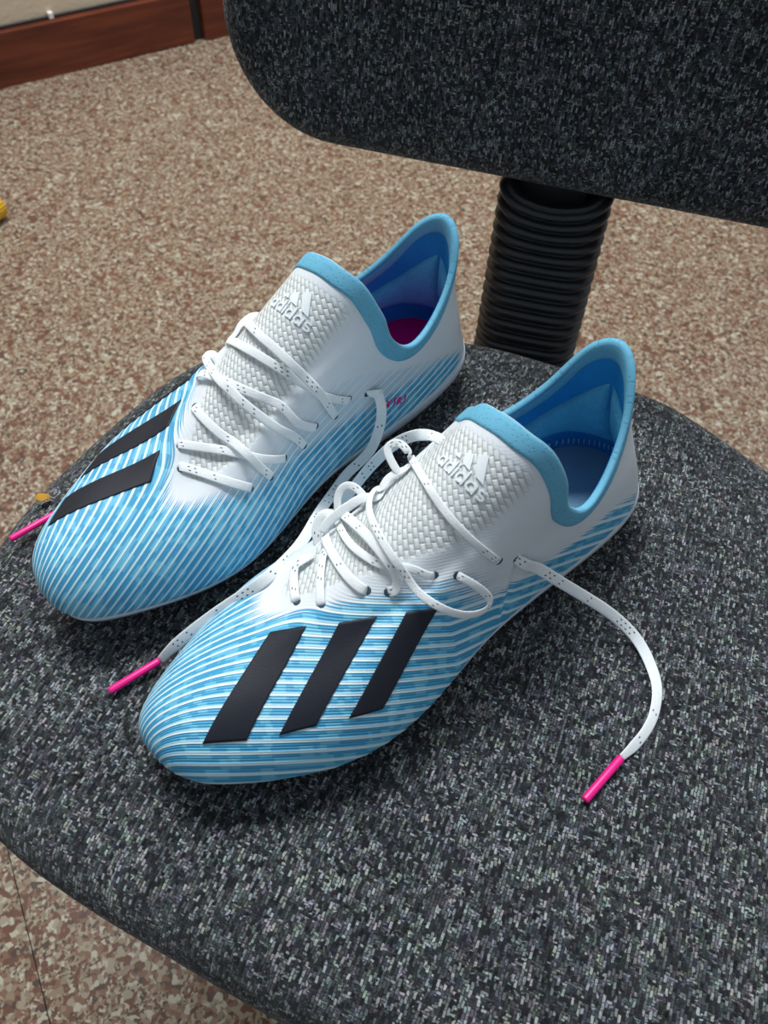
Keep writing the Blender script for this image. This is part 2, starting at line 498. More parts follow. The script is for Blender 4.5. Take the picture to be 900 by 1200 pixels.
# ------------------------------------------------------------------ football boots
# control net of the upper, mm: x heel to toe, y to the outer side, z up; rings from sole edge to collar
LAT = [
[(274,-6,20),(280,-6,30),(271,-5,45),(241,-3,53.5),(202,0,63),(151,0,91),(98,0,126.5)],
[(268,12,19),(273,14,30),(263,11,45),(234,9,53.5),(199,7,63),(149,9,90.5),(97.5,10,125)],
[(250,26,17),(253,30,28),(244,26,43),(221,20,53),(192,15,63.5),(145,17,88.5),(95,19,120)],
[(224,39,15),(225,44,26),(218,39,43),(204,30,55),(180,22.5,66),(139,23,85),(91.5,26,110)],
[(194,45,14),(194,51,25),(190,46,42),(180,36,58),(163,29,70),(131,28,83),(87.5,30.5,100)],
[(160,42,14),(159,47,25),(157,43,40),(150,37,55),(140,33,66),(117,32.5,77),(84,33,88.5)],
[(122,34,14),(121,38,25),(120,36.5,38),(117,35,50),(111,34,60),(97,34,69.5),(77,34,78.5)],
[(75,31,14),(74,34.5,25),(74,35,36),(73,35,46),(71,35,55),(67,34.5,63.5),(62,33.5,71.5)],
[(28,27,14),(26,31,25),(26,31,37),(27,30,49),(29,29,62),(33,27,74),(37,25,85)],
[(7,16.5,14),(2,19,25),(4,18.5,38),(9,17.5,53),(15,16.5,70),(19.5,15.5,88),(21.5,15,107)],
[(0,0,14),(-5.5,0,25),(-4,0,39),(3,0,56),(10,0,76),(14,0,96),(15,0,116)]]
MED_D = {1: (4,-11), 2: (4,-8), 3: (0,-5), 4: (-2,-2), 5: (-2,3), 6: (-2,3)}
def boot_net(pull=0.0):
    rows = [list(r) for r in LAT]
    for j in range(9, 0, -1):
        dx, dy = MED_D.get(j, (0, 0)); row = []
        for i, (x, y, z) in enumerate(LAT[j]):
            w = max(0, 1-i/4.)
            up_ = (4.0 if j in (5, 6, 7) else 2.0 if j in (4, 8) else 0)*max(0, i-3)/3.
            row.append((x+dx*w, -y+dy*w, z+up_))
        rows.append(row)
    P = np.array(rows, float); P[..., 2] *= 1.02
    lean = np.clip((P[..., 2]-45)/70, 0, 1)*np.clip((75-P[..., 0])/50, 0, 1)*5.5
    P[..., 1] -= lean                       # the heel tab leans to the inner side
    if pull:                                # tongue pulled over to the outer side
        sg_ = 1 if pull > 0 else -1
        for j in range(-5, 6):
            wj = math.cos(j/5.5*math.pi/2)
            lo_ = 0.40*np.clip(-j*sg_/3., 0, 1)*wj
            bk = 0.42*math.exp(-((j*sg_-2.6)/1.5)**2)
            for i, wi in ((4, .12), (5, .45), (6, 1)):
                P[j, i] += np.array((-bk, wj*sg_, -lo_))*abs(pull)*wi
    return P
NTH, NT_ = 600, 200
def boot_surface(pull=0.0, nth=NTH, nt=NT_):
    P = boot_net(pull); Q = per_spline(P, nth)
    Q = nat_spline(np.swapaxes(Q, 0, 1), np.linspace(0, P.shape[1]-1, nt))
    return np.swapaxes(Q, 0, 1)
def grid_normals(G):
    du = np.roll(G, -1, 0) - np.roll(G, 1, 0)
    dv = np.gradient(G, axis=1)
    n = np.cross(dv, du); n /= np.linalg.norm(n, axis=2)[..., None] + 1e-12
    return n
def sm(a, b, x):
    t = np.clip((x-a)/(b-a), 0, 1); return t*t*(3-2*t)

def samp(th, t, off=0.0):
    """point on the smooth upper at th in [0,1) around, t in [0,1] sole to collar"""
    th = np.asarray(th, float) % 1.0*NTH; t = np.clip(np.asarray(t, float), 0, 1)*(NT_-1)
    i = np.floor(th).astype(int) % NTH; i2 = (i+1) % NTH; fi = (th-np.floor(th))[..., None]
    j = np.clip(np.floor(t).astype(int), 0, NT_-2); fj = (t-j)[..., None]
    def g(A): return (A[i, j]*(1-fi)+A[i2, j]*fi)*(1-fj) + (A[i, j+1]*(1-fi)+A[i2, j+1]*fi)*fj
    return g(BASE) + g(BNRM)*np.asarray(off)[..., None]

# colour fields on the upper
def fields(X, Y, Z):
    k = 0.80
    sg = np.tanh((Y+4)/11)
    xb = np.clip(X, 0, 300)
    wd = 0.5+0.5*np.tanh((Y+4)/16)                 # lines sit wider apart on the outer side
    mm = np.where(xb > 150, (0.72-0.07*wd)*(xb-150), (0.42-0.08*wd)*(xb-150))
    s = Y*(1.18-0.30*wd) + (1.0-0.32*wd)*(60-Z)*sg + mm
    ridge = s/6.0
    along = X - 0.5*Y
    # white throat between the outer and inner eyelet rows, white heel quarter
    yl = np.interp(X, [100, 110, 125, 140, 150, 167, 175, 191, 200, 212], [38, 36, 34, 30, 25, 17, 11, 0, -9, -17])
    ym = np.interp(X, [100, 120, 143, 157, 167, 180, 193, 205, 212], [-34, -33, -33.5, -34.5, -36.5, -36.5, -33, -28, -24])
    dl = np.minimum(yl-Y, Y-ym)
    throat = sm(-9, 5, dl) * sm(225, 204, X) * sm(46, 56, Z)
    zql = np.interp(X, [-10, 10, 30, 60, 95, 110, 130, 150], [34, 38, 48, 59, 67, 68, 74, 84])
    zqm = np.interp(X, [-10, 10, 35, 75, 99, 130, 150], [34, 39, 50, 65, 76, 81, 88])
    zq = np.where(Y > 0, zql, zqm)
    quarter = sm(-8, 6, Z-zq) * sm(165, 130, X)
    heel = sm(24, 8, X)
    white = np.maximum(np.maximum(throat, quarter), heel)
    kin = np.minimum(yl-Y, Y-ym)
    return ridge, along, white, kin
def ridge_height():
    ph = RIDGE - np.floor(RIDGE)
    lin = np.exp(-((ph-0.5)/0.15)**2)
    amp = 0.28*(1-WHITE) * sm(3, 8, DCOL)
    return amp*lin
def prepare(pull, crease=False):
    """compute the upper of one boot and the fields painted on it"""
    global BASE, BNRM, RIDGE, ALONG, WHITE, DCOL, KNIT, KUV, UP, BVH
    BASE = boot_surface(pull)
    BNRM = grid_normals(BASE)
    if BNRM[NTH//4, NT_//4, 1] < 0: BNRM = -BNRM
    X, Y, Z = BASE[..., 0], BASE[..., 1], BASE[..., 2]
    RIDGE, ALONG, WHITE, KIN = fields(X, Y, Z)
    edge = np.linalg.norm(np.diff(BASE, axis=1), axis=2)
    DCOL = np.concatenate([np.cumsum(edge[:, ::-1], axis=1)[:, ::-1], np.zeros((NTH, 1))], axis=1)   # distance to the collar edge
    KNIT = sm(12, 17, DCOL) * sm(203, 195, X) * sm(80, 92, X) * sm(7, 10, KIN) * sm(29, 25, np.abs(Y+4-pull*0.6)) * sm(56, 62, Z)
    KUV = np.stack([Y, -X*math.cos(math.radians(38)) + Z*math.sin(math.radians(38)), 0*X], -1)
    hgt = ridge_height()
    if crease:                              # flex fold below the last outer eyelet
        xc = 108.9 + (65.8-Z)*0.2
        hgt = hgt - 1.1*np.exp(-((X-xc)/1.7)**2)*sm(72, 62, Z)*sm(26, 36, Z)*(Y > 0) + 0.5*np.exp(-((X-xc-4)/2.2)**2)*sm(72, 62, Z)*sm(26, 36, Z)*(Y > 0)
    UP = BASE + BNRM*hgt[..., None]
    b = BASE[::2, ::2]
    BVH = BVHTree.FromPolygons(b.reshape(-1, 3).tolist(), grid_faces(b.shape[0], b.shape[1], wrap_n=True))

def upper_mat():
    t = NT('boot_upper', 0.48, 0.4)
    r = t.attr('ridge'); al = t.attr('along'); wh = t.attr('white'); kn = t.attr('knit'); kuv = t.attr('kuv', True)
    ph = t.math('FRACT', r)
    d = t.math('ABSOLUTE', t.math('SUBTRACT', ph, 0.5))
    line = t.math('SUBTRACT', 1.0, t.node_smooth(d, 0.08, 0.20))
    cell = t.math('FLOOR', r)
    # jacquard dashes between the lines
    comb = t.node('ShaderNodeCombineXYZ')
    t.setin(comb, 0, t.math('MULTIPLY', al, 0.085)); t.setin(comb, 1, t.math('MULTIPLY', cell, 3.7)); t.setin(comb, 2, 0.0)
    dash = t.noise(comb.outputs[0], 1.6, 0, 0.5)
    blue_a = srgb(60, 158, 204); blue_b = srgb(104, 188, 222)
    blue = t.mix(t.node_smooth(dash, 0.50, 0.58), blue_a, blue_b)
    fine_l = t.math('FRACT', t.math('MULTIPLY', r, 4.0))
    fine_l = t.node_smooth(t.math('ABSOLUTE', t.math('SUBTRACT', fine_l, 0.5)), 0.1, 0.35)
    blue = t.mix(t.math('MULTIPLY', fine_l, 0.10), blue, srgb(150, 214, 238))
    pale = srgb(222, 244, 250)
    c = t.mix(line, blue, pale)
    # hairlines fading into the white throat
    white = srgb(226, 232, 236)
    hair = t.math('FRACT', t.math('MULTIPLY', r, 4.0))
    hair = t.math('SUBTRACT', hair, 0.5)
    hair = t.math('MULTIPLY', t.math('ABSOLUTE', hair), 2.0)
    wmask = t.node_smooth(t.math('ADD', t.math('MULTIPLY', wh, 1.7), t.math('MULTIPLY', hair, -1.1)), 0.05, 0.40)
    wcol = t.mix(t.noise(kuv, 0.05, 3), white, srgb(214, 222, 230))
    c = t.mix(wmask, c, wcol)
    # woven knit of the tongue: two sets of pillowed floats crossing at right angles
    sep = t.node('ShaderNodeSeparateXYZ'); t.link(t.mapping(kuv, rot=(0, 0, math.radians(42))), sep.inputs[0])
    def floats(a, b, L, W):
        row = t.math('FLOOR', t.math('DIVIDE', b, W))
        off = t.math('MULTIPLY', t.math('MODULO', t.math('ADD', row, 400.0), 2.0), 0.5)
        fa = t.math('FRACT', t.math('ADD', t.math('DIVIDE', a, L), off))
        fb = t.math('FRACT', t.math('DIVIDE', b, W))
        ha = t.math('POWER', t.math('SINE', t.math('MULTIPLY', fa, math.pi)), 0.35)
        hb = t.math('POWER', t.math('SINE', t.math('MULTIPLY', fb, math.pi)), 0.5)
        return t.math('MULTIPLY', ha, hb)
    kh = floats(sep.outputs[0], sep.outputs[1], 4.6, 2.3)
    c = t.mix(t.math('MULTIPLY', kn, 0.6), c, srgb(212, 217, 214))
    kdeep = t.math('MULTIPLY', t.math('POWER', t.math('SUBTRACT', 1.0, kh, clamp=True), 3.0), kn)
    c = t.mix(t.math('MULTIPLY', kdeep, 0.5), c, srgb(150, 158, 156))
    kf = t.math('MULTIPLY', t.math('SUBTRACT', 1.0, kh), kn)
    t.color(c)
    micro = t.noise(kuv, 1.6, 2)
    hgt = t.math('ADD', t.math('MULTIPLY', kf, -1.0), t.math('MULTIPLY', micro, 0.12))
    hgt = t.math('ADD', hgt, t.math('MULTIPLY', t.math('MULTIPLY', t.math('SUBTRACT', 1.0, hair), 0.35), t.math('SUBTRACT', 1.0, t.math('MULTIPLY', wh, 0.85))))
    t.normal(t.bump(hgt, 0.0008, 0.8))
    return t.m
def _smooth(self, x, a, b):
    nd = self.node('ShaderNodeMapRange', interpolation_type='SMOOTHSTEP')
    self.setin(nd, 0, x); nd.inputs[1].default_value = a; nd.inputs[2].default_value = b
    return nd.outputs[0]
NT.node_smooth = _smooth
UPPER = upper_mat()

def mesh_fabric(name, c0, c1, scale):
    t = NT(name, 0.7, 0.25)
    v = t.attr('fab', True)
    vo = t.voro(v, scale).outputs['Distance']
    f = t.node_smooth(vo, 0.12, 0.40)
    t.color(t.mix(f, c0, c1))
    t.normal(t.bump(f, 0.00015, 0.5))
    return t.m
TRIM = mesh_fabric('collar_mesh', srgb(88, 158, 192), srgb(106, 176, 206), 0.62)
LINING = plain('lining_blue', srgb(34, 142, 208), 0.75, 0.2, 90, 0.12, 0.0004, 600)
PADM = plain('pad_blue', srgb(92, 182, 216), 0.85, 0.2, 160, 0.16, 0.0007, 420)
PINK = plain('insole_pink', srgb(236, 18, 128), 0.7, 0.2, 120, 0.1, 0.0003, 700)
GREYIN = plain('insole_grey_blue', srgb(120, 160, 186), 0.7, 0.2, 120, 0.1, 0.0003, 700)
THREAD = plain('stitch_thread', srgb(170, 214, 236), 0.7, 0.2, 300, 0.1)
SOLEM = plain('soleplate_plastic', srgb(196, 204, 212), 0.35, 0.45, 60, 0.06)
STUDM = plain('stud_plastic', srgb(190, 214, 226), 0.35, 0.45, 60, 0.06)
STRIPE = plain('stripe_navy_black', srgb(30, 33, 43), 0.55, 0.3, 140, 0.12, 0.00008, 1400)
LOGOM = plain('logo_white', srgb(232, 240, 244), 0.45, 0.4, 80, 0.03)
AGLET = plain('aglet_pink', srgb(232, 24, 134), 0.35, 0.45, 60, 0.06)
EYEM = plain('eyelet_dark', srgb(58, 78, 92), 0.7, 0.2, 200, 0.2)
def lace_mat():
    t = NT('lace_white', 0.8, 0.2)
    v = t.attr('fab', True)        # x along in mm, y across -1..1
    n = t.noise(t.mapping(v, scale=(0.55, 1.5, 1)), 1.0, 2)
    base = t.mix(n, srgb(222, 229, 232), srgb(240, 244, 246))
    # dark flecks woven in two rows
    def row(off, shift):
        m = t.mapping(v, scale=(0.30, 1.0, 1), loc=(shift, -off, 0))
        sx_ = t.node('ShaderNodeSeparateXYZ'); t.link(m, sx_.inputs[0])
        cell = t.math('FLOOR', sx_.outputs[0])
        wn = t.node('ShaderNodeTexWhiteNoise', noise_dimensions='1D'); t.link(cell, wn.inputs['W'])
        on = t.math('GREATER_THAN', wn.outputs['Value'], 0.76)
        fx = t.math('ABSOLUTE', t.math('SUBTRACT', t.math('FRACT', sx_.outputs[0]), 0.5))
        inx = t.math('LESS_THAN', fx, 0.17); iny = t.math('LESS_THAN', t.math('ABSOLUTE', sx_.outputs[1]), 0.22)
        return t.math('MULTIPLY', t.math('MULTIPLY', on, inx), iny)
    fl_ = t.math('MAXIMUM', row(0.75, 0.0), row(-0.75, 0.37))
    t.color(t.mix(fl_, base, srgb(58, 62, 82)))
    t.normal(t.bump(t.noise(t.mapping(v, scale=(1.1, 1.1, 1)), 1.0, 2), 0.0003, 0.5))
    return t.m
LACE = lace_mat()

def zplate(th):
    """how far the soleplate rim climbs the upper (fraction of t), by angle"""
    d = np.abs((np.asarray(th)-0.5+0.5) % 1.0 - 0.5)      # 0 at heel centre
    return 0.04 + 0.045*sm(0.32, 0.2, d) + 0.15*sm(0.21, 0.09, d)

def patch(th, t, off, back=-0.4):
    """closed slab on the upper from param grids th,t (n,m), lifted by off, mm"""
    top = samp(th, t, off)
    n, m = th.shape
    bot = samp(th, t, np.full_like(th, back))
    V = np.concatenate([top.reshape(-1, 3), bot.reshape(-1, 3)])
    f = grid_faces(n, m)
    k = n*m
    f += [tuple(k+q for q in reversed(ff)) for ff in grid_faces(n, m)]
    bd = [(i, 0) for i in range(n)] + [(n-1, j) for j in range(1, m)] + [(i, m-1) for i in range(n-2, -1, -1)] + [(0, j) for j in range(m-2, 0, -1)]
    ids = [i*m+j for i, j in bd]
    for a, b_ in zip(ids, ids[1:]+ids[:1]): f.append((b_, a, k+a, k+b_))
    return V, f

def fix_normals(o):
    bm = bmesh.new(); bm.from_mesh(o.data); bmesh.ops.recalc_face_normals(bm, faces=bm.faces); bm.to_mesh(o.data); bm.free()

def ribbon(paths, w=2.8, h=0.34, ns=12):
    """laces: paths of (points mm, widths dir hints) -> one mesh"""
    V, F, UV = [], [], []
    a0 = 0.0
    for P, Nn, wsc in paths:
        P = np.asarray(P, float); Nn = np.asarray(Nn, float)
        tg = np.gradient(P, axis=0); tg /= np.linalg.norm(tg, axis=1)[:, None]+1e-9
        wd = np.cross(Nn, tg); wd /= np.linalg.norm(wd, axis=1)[:, None]+1e-9
        nn = np.cross(tg, wd)
        L = np.r_[0, np.cumsum(np.linalg.norm(np.diff(P, axis=0), axis=1))]
        base = len(V); m = len(P)
        for i in range(m):
            for k in range(ns):
                a = 2*math.pi*k/ns
                ca, sa = math.cos(a), math.sin(a)
                cx = np.sign(ca)*abs(ca)**0.6; sx = np.sign(sa)*abs(sa)**0.8
                V.append(P[i] + wd[i]*w*wsc[i]*cx + nn[i]*h*sx)
                UV.append((a0+L[i], cx*2 + (5 if sa < 0 else 0)))
        for i in range(m-1):
            for k in range(ns):
                k2 = (k+1) % ns
                F.append((base+i*ns+k, base+i*ns+k2, base+(i+1)*ns+k2, base+(i+1)*ns+k))
        F.append(tuple(base+k for k in reversed(range(ns)))); F.append(tuple(base+(m-1)*ns+k for k in range(ns)))
        a0 += L[-1] + 17.3
    return np.array(V), F, np.array(UV)

def boot(pose, mir, label, insole_mat, stitched):
    x, y, yaw, roll, pitch = pose
    root = empty('football_boot', (x, y, SEAT-0.005), (math.radians(roll), math.radians(-pitch), math.radians(yaw)))
    tag(root, label, 'shoe', 'pair of football boots on the chair')
    M = np.array([1, -1 if mir else 1, 1])*0.001
    def add(name, V, F, mat, parent=root, smooth=True, uvs=None, attrs=None, fix=False):
        o = mesh_obj(name, np.asarray(V)*M, [tuple(reversed(f)) for f in F] if mir else F, mat, parent, smooth, uvs, attrs)
        if fix: fix_normals(o)
        return o
    ff = grid_faces(NTH, NT_, wrap_n=True)
    V = UP.reshape(-1, 3)
    add('upper', V, ff, UPPER, attrs={'ridge': RIDGE.ravel(), 'along': ALONG.ravel(), 'white': WHITE.ravel(), 'knit': KNIT.ravel(), 'kuv': (KUV*np.array([-1 if mir else 1, 1, 1])).reshape(-1, 3)})
    # collar trim: outer band, rounded edge, inner band
    n = 300
    th = np.arange(n)/n
    C = samp(th, np.ones(n)); 
    di = DCOL[::NTH//n]
    rows = []; uvv = []
    def at_dist(dist, off):
        tt = np.array([np.interp(-dist[i] if hasattr(dist, '__len__') else -dist, -di[i], np.linspace(0, 1, NT_)) for i in range(n)])
        return samp(th, tt, np.full(n, off))
    circ = np.r_[0, np.cumsum(np.linalg.norm(np.diff(C, axis=0), axis=1))]
    fr_ = sm(0.30, 0.42, np.minimum(th, 1-th))              # 0 front, 1 heel
    wo = 9.5 - 4.5*fr_; wi = 4.0 + 6.0*fr_
    for (dst, off) in ((1.02, -0.3), (1.0, 0.45), (0.85, 0.75), (0.6, 0.8), (0.35, 0.8), (0.15, 0.7), (0.04, 0.35), (0.0, -0.4), (0.0, -1.6), (-0.06, -2.6), (-0.2, -3.3), (-0.5, -3.7), (-0.8, -3.8), (-0.97, -3.7), (-1.0, -3.0)):
        dd = wo*dst if dst >= 0 else -wi*dst
        rows.append(at_dist(dd, off)); uvv.append(np.column_stack([circ, wo*dst if dst >= 0 else wi*dst]))
    V = np.stack(rows, 1).reshape(-1, 3); UVv = np.stack(uvv, 1).reshape(-1, 2)
    add('collar_trim', V, grid_faces(n, len(rows), wrap_n=True), TRIM, uvs=UVv, fix=True)
    # lining
    rows = []
    for tt in np.linspace(0.02, 0.985, 60): rows.append(samp(th, np.full(n, tt), np.full(n, -3.2)))
    V = np.stack(rows, 1).reshape(-1, 3)
    add('lining', V, grid_faces(n, 60, wrap_n=True, flip=True), LINING)
    # heel pads left and right of the centre crease
    for sgn in (1, -1):
        u, v = np.meshgrid(np.linspace(0, 1, 30), np.linspace(0, 1, 30), indexing='ij')
        tht = 0.5 + sgn*(0.004 + 0.150*u)
        tb, tp = 0.40 + 0.10*u, 0.80 - 0.16*u
        ttt = tb + (tp-tb)*v
        bul = (np.clip(4*v*(1-v), 0, 1)**0.45) * (np.clip(np.minimum(u/0.10, (1-u)/0.3), 0, 1)**0.5)
        V, F = patch(tht, ttt, -3.4 - 4.6*bul, -2.6)
        add('heel_pad', V, F, PADM, fix=True)
    # insole
    jr = np.arange(0, NTH//2+1, 6)
    ki = (14 + 26*sm(200, 120, BASE[jr, 20, 0])).astype(int)
    la = BASE[jr, ki]; me = BASE[(-jr) % NTH, ki]
    us = np.linspace(0.06, 0.94, 15)
    V = []; 
    for a, b_ in zip(la, me):
        for uu in us:
            p = a*(1-uu)+b_*uu
            edge_ = abs(uu-0.5)*2
            V.append((p[0], p[1], p[2]+1.5 + 2.5*edge_**3))
    add('insole', V, grid_faces(len(jr), 15), insole_mat, fix=True)
    if stitched:
        Vs, Fs = [], []
        for k in range(-34, 35):
            th0 = 0.5 + k*0.0075
            a = samp(np.array([th0]), np.array([0.30]), np.array([-4.2]))[0]; b_ = samp(np.array([th0]), np.array([0.355]), np.array([-4.2]))[0]
            s = samp(np.array([th0+0.0016]), np.array([0.30]), np.array([-4.2]))[0]-a
            nrm = samp(np.array([th0]), np.array([0.30]), np.array([-5.0]))[0]-a
            q0 = len(Vs)
            for p in (a, b_):
                for (i, j) in ((-1, 0), (1, 0), (1, 1), (-1, 1)): Vs.append(p + s*0.5*i + nrm*j)
            Fs += [(q0, q0+1, q0+5, q0+4), (q0+1, q0+2, q0+6, q0+5), (q0+2, q0+3, q0+7, q0+6), (q0+3, q0, q0+4, q0+7), (q0+3, q0+2, q0+1, q0), (q0+4, q0+5, q0+6, q0+7)]
        st = add('stitching', Vs, Fs, THREAD, fix=True)
        tag(st, 'row of pale stitches around the insole', kind='stuff')
    # soleplate: rim climbing the upper plus the flat bottom
    rows = []
    zp = zplate(th)
    for (fr, off) in ((1.0, 0.0), (1.0, 0.7), (0.75, 1.1), (0.45, 1.3), (0.15, 1.2), (0.0, 0.9)):
        rows.append(samp(th, zp*fr, np.full(n, off)))
    S0 = samp(th, np.zeros(n), np.zeros(n))
    lo = S0.copy(); lo[:, 2] -= 3.0
    rows.append(lo)
    ctr = 0.5*(lo + lo[(-np.arange(n)) % n])
    for s in (0.85, 0.6, 0.3, 0.02):
        q = ctr*(1-s) + lo*s; q[:, 2] -= 1.0*(1-s); rows.append(q)
    V = np.stack(rows, 1).reshape(-1, 3)
    add('soleplate', V, grid_faces(n, len(rows), wrap_n=True), SOLEM, fix=True)
    for (sx, sy) in ((252, 20), (256, -22), (226, 33), (230, -38), (196, 36), (196, -38), (214, -3), (62, 22), (60, -22), (22, 18), (22, -18)):
        zt = 11.5 + max(0, sx-225)*0.09
        T = Matrix.Translation((sx*0.001, sy*0.66*M[1], 0))
        lathe_obj('stud', [(0.0032, (zt-11.8)*0.001), (0.0040, (zt-10.5)*0.001), (0.0062, (zt+1)*0.001)], STUDM, root, 16, T)
    return root, add

# ------------------------------------------------------------------ things laid on the upper
from mathutils.bvhtree import BVHTree
def drop(P, n, lift):
    """project points (mm, boot space) along -n onto the upper, then lift along the surface normal"""
    P = np.asarray(P, float); out = np.empty_like(P); n = Vector(n).normalized()
    sh_ = P.shape; Q = P.reshape(-1, 3); O = out.reshape(-1, 3)
    for i, p in enumerate(Q):
        h, nn, _, _ = BVH.ray_cast(Vector(p) + n*25, -n)
        if h is None:
            h, nn, _, _ = BVH.find_nearest(Vector(p))
        if nn.dot(n) < 0: nn = -nn
        O[i] = h + nn*lift
    return O.reshape(sh_)

def slab_on(grid, n, lift, back=-0.4):
    """grid (a,b,3) of rough points -> closed thin slab hugging the upper"""
    a, b = grid.shape[:2]
    top = drop(grid, n, lift); bot = drop(grid, n, back); k = a*b
    V = np.concatenate([top.reshape(-1, 3), bot.reshape(-1, 3)])
    f = grid_faces(a, b) + [tuple(k+q for q in reversed(ff)) for ff in grid_faces(a, b)]
    bd = [i*b for i in range(a)] + [(a-1)*b+j for j in range(1, b)] + [i*b+b-1 for i in range(a-2, -1, -1)] + list(range(b-2, 0, -1))
    for p, q in zip(bd, bd[1:]+bd[:1]): f.append((q, p, k+p, k+q))
    return V, f

STRIPES = [[(214, -7, 59), (201.3, 2.5, 64), (246, 22.5, 46), (261, 12.8, 46)],
           [(190, 11, 67), (176.6, 19.5, 70), (220, 35, 47.5), (234, 28.6, 46)],
           [(166.2, 26.1, 72), (153.1, 31.3, 70), (193, 44.6, 45), (207.2, 40.3, 47)]]
def stripes(add):
    for c in STRIPES:
        c = np.array(c, float)
        u, v = np.meshgrid(np.linspace(0, 1, 22), np.linspace(0, 1, 34), indexing='ij')
        g = (c[0]*(1-u[..., None]) + c[1]*u[..., None])*(1-v[..., None]) + (c[3]*(1-u[..., None]) + c[2]*u[..., None])*v[..., None]
        n = np.cross(c[2]-c[0], c[3]-c[1]); n = n if n[2] > 0 else -n
        V, F = slab_on(g, n, 0.62)
        add('stripe', V, F, STRIPE, fix=True)

def strokes_2d(kind):
    """2-D strips (n,2,2) in letter units, x-height 1, origin at the text start"""
    out = []
    w = 0.2
    def ring(cx, cy, r=0.5):
        a = np.linspace(0, 2*math.pi, 29)
        out.append(np.stack([np.stack([cx+(r)*np.cos(a), cy+r*np.sin(a)], -1), np.stack([cx+(r-w)*np.cos(a), cy+(r-w)*np.sin(a)], -1)], 1))
    def quad(p0, p1, p2, p3, n=8):
        t = np.linspace(0, 1, n)[:, None]
        p0, p1, p2, p3 = map(np.array, (p0, p1, p2, p3))
        out.append(np.stack([p0*(1-t)+p3*t, p1*(1-t)+p2*t], 1))
    def line(pts, ww=w):
        P = np.array(pts, float); tg = np.gradient(P, axis=0); tg /= np.linalg.norm(tg, axis=1)[:, None]
        nn = np.stack([-tg[:, 1], tg[:, 0]], 1)*ww/2
        out.append(np.stack([P+nn, P-nn], 1))
    if kind == 'adidas':
        x = 0.0
        for ch in 'adidas':
            if ch == 'a':
                ring(x+0.5, 0.5); quad((x+0.82, 0), (x+1.02, 0), (x+1.02, 1), (x+0.82, 1)); x += 1.20
            elif ch == 'd':
                ring(x+0.5, 0.5); quad((x+0.82, 0), (x+1.02, 0), (x+1.02, 1.45), (x+0.82, 1.45)); x += 1.20
            elif ch == 'i':
                quad((x, 0), (x+0.2, 0), (x+0.2, 1), (x, 1)); quad((x, 1.2), (x+0.2, 1.2), (x+0.2, 1.45), (x, 1.45)); x += 0.38
            else:
                a = np.radians(np.linspace(35, 270, 14)); b = np.radians(np.linspace(90, -145, 14))
                up_ = np.stack([x+0.42+0.28*np.cos(a), 0.70+0.21*np.sin(a)], -1); dn = np.stack([x+0.42+0.30*np.cos(b), 0.29+0.2*np.sin(b)], -1)
                line(np.concatenate([up_, dn[1:]]), 0.19)
        quad((1.40, 1.68), (1.98, 1.68), (1.80, 2.12), (1.12, 1.86))
        quad((2.62, 1.58), (3.55, 1.46), (2.85, 2.80), (2.02, 2.42))
        quad((4.25, 1.45), (5.20, 1.32), (4.02, 3.55), (3.12, 3.05))
    else:                                                            # X 19.1
        line([(0, 0), (0.45, 0.6), (0.9, 1.2)]); line([(0, 1.2), (0.45, 0.6), (0.9, 0)])
        line([(1.5, 1.0), (1.72, 1.2)]); line([(1.72, 0), (1.72, 0.6), (1.72, 1.2)])
        ring(2.5, 0.82, 0.38); line([(2.86, 0.8), (2.8, 0.4), (2.45, 0.02)])
        quad((3.1, 0), (3.32, 0), (3.32, 0.22), (3.1, 0.22), 2)
        line([(3.6, 1.0), (3.82, 1.2)]); line([(3.82, 0), (3.82, 0.6), (3.82, 1.2)])
    return out

def lettering(add, name, kind, O, a, b, unit, lift, mat):
    O, a, b = map(lambda q: np.array(q, float), (O, a, b))
    a /= np.linalg.norm(a); b -= a*np.dot(a, b); b /= np.linalg.norm(b); n = np.cross(a, b)
    Vs, Fs = [], []; k = 0
    ctr = O + a*unit*3
    c0 = BVH.find_nearest(Vector(ctr)); nn = np.array(c0[1])
    if np.dot(n, nn) < 0: n = -n
    for s in strokes_2d(kind):
        mid = s.mean(1, keepdims=True)
        s = np.concatenate([s[:, :1], mid, s[:, 1:]], 1)
        g = O + s[..., :1]*unit*a + s[..., 1:]*unit*b
        V, F = slab_on(g, n, lift)
        Vs.append(V); Fs += [tuple(i+k for i in f) for f in F]; k += len(V)
    return add(name, np.concatenate(Vs), Fs, mat, fix=True, smooth=False)

def resample(L, per=7):
    A = np.array(L, float); m = len(A)
    u = np.linspace(0, m-1, (m-1)*per+1)
    P = nat_spline(A[:, :3], u)
    Nn = np.stack([np.interp(u, np.arange(m), A[:, 3+k]) for k in range(3)], -1)
    return P, Nn, np.ones(len(u))

def aglet(add, parent, p0, p1, r=1.75):
    p0, p1 = np.array(p0, float), np.array(p1, float)
    d = p1-p0; L = np.linalg.norm(d); d /= L
    e1 = np.cross(d, (0, 0, 1.)); e1 /= np.linalg.norm(e1); e2 = np.cross(e1, d)
    V, F = [], []
    prof = ((0, 0.75), (0.01, 0.95), (0.04, 1.0), (0.5, 0.98), (0.96, 1.0), (0.99, 0.92), (1.0, 0.7))
    for (t, s) in prof:
        for k in range(14):
            a = 2*math.pi*k/14
            V.append(p0 + d*L*t + (e1*math.cos(a)*1.12 + e2*math.sin(a)*0.88)*r*s)
    for i in range(len(prof)-1):
        for k in range(14): F.append((i*14+k, i*14+(k+1) % 14, (i+1)*14+(k+1) % 14, (i+1)*14+k))
    F += [tuple(range(13, -1, -1)), tuple((len(prof)-1)*14+k for k in range(14))]
    return add('aglet', V, F, AGLET, parent, fix=True)

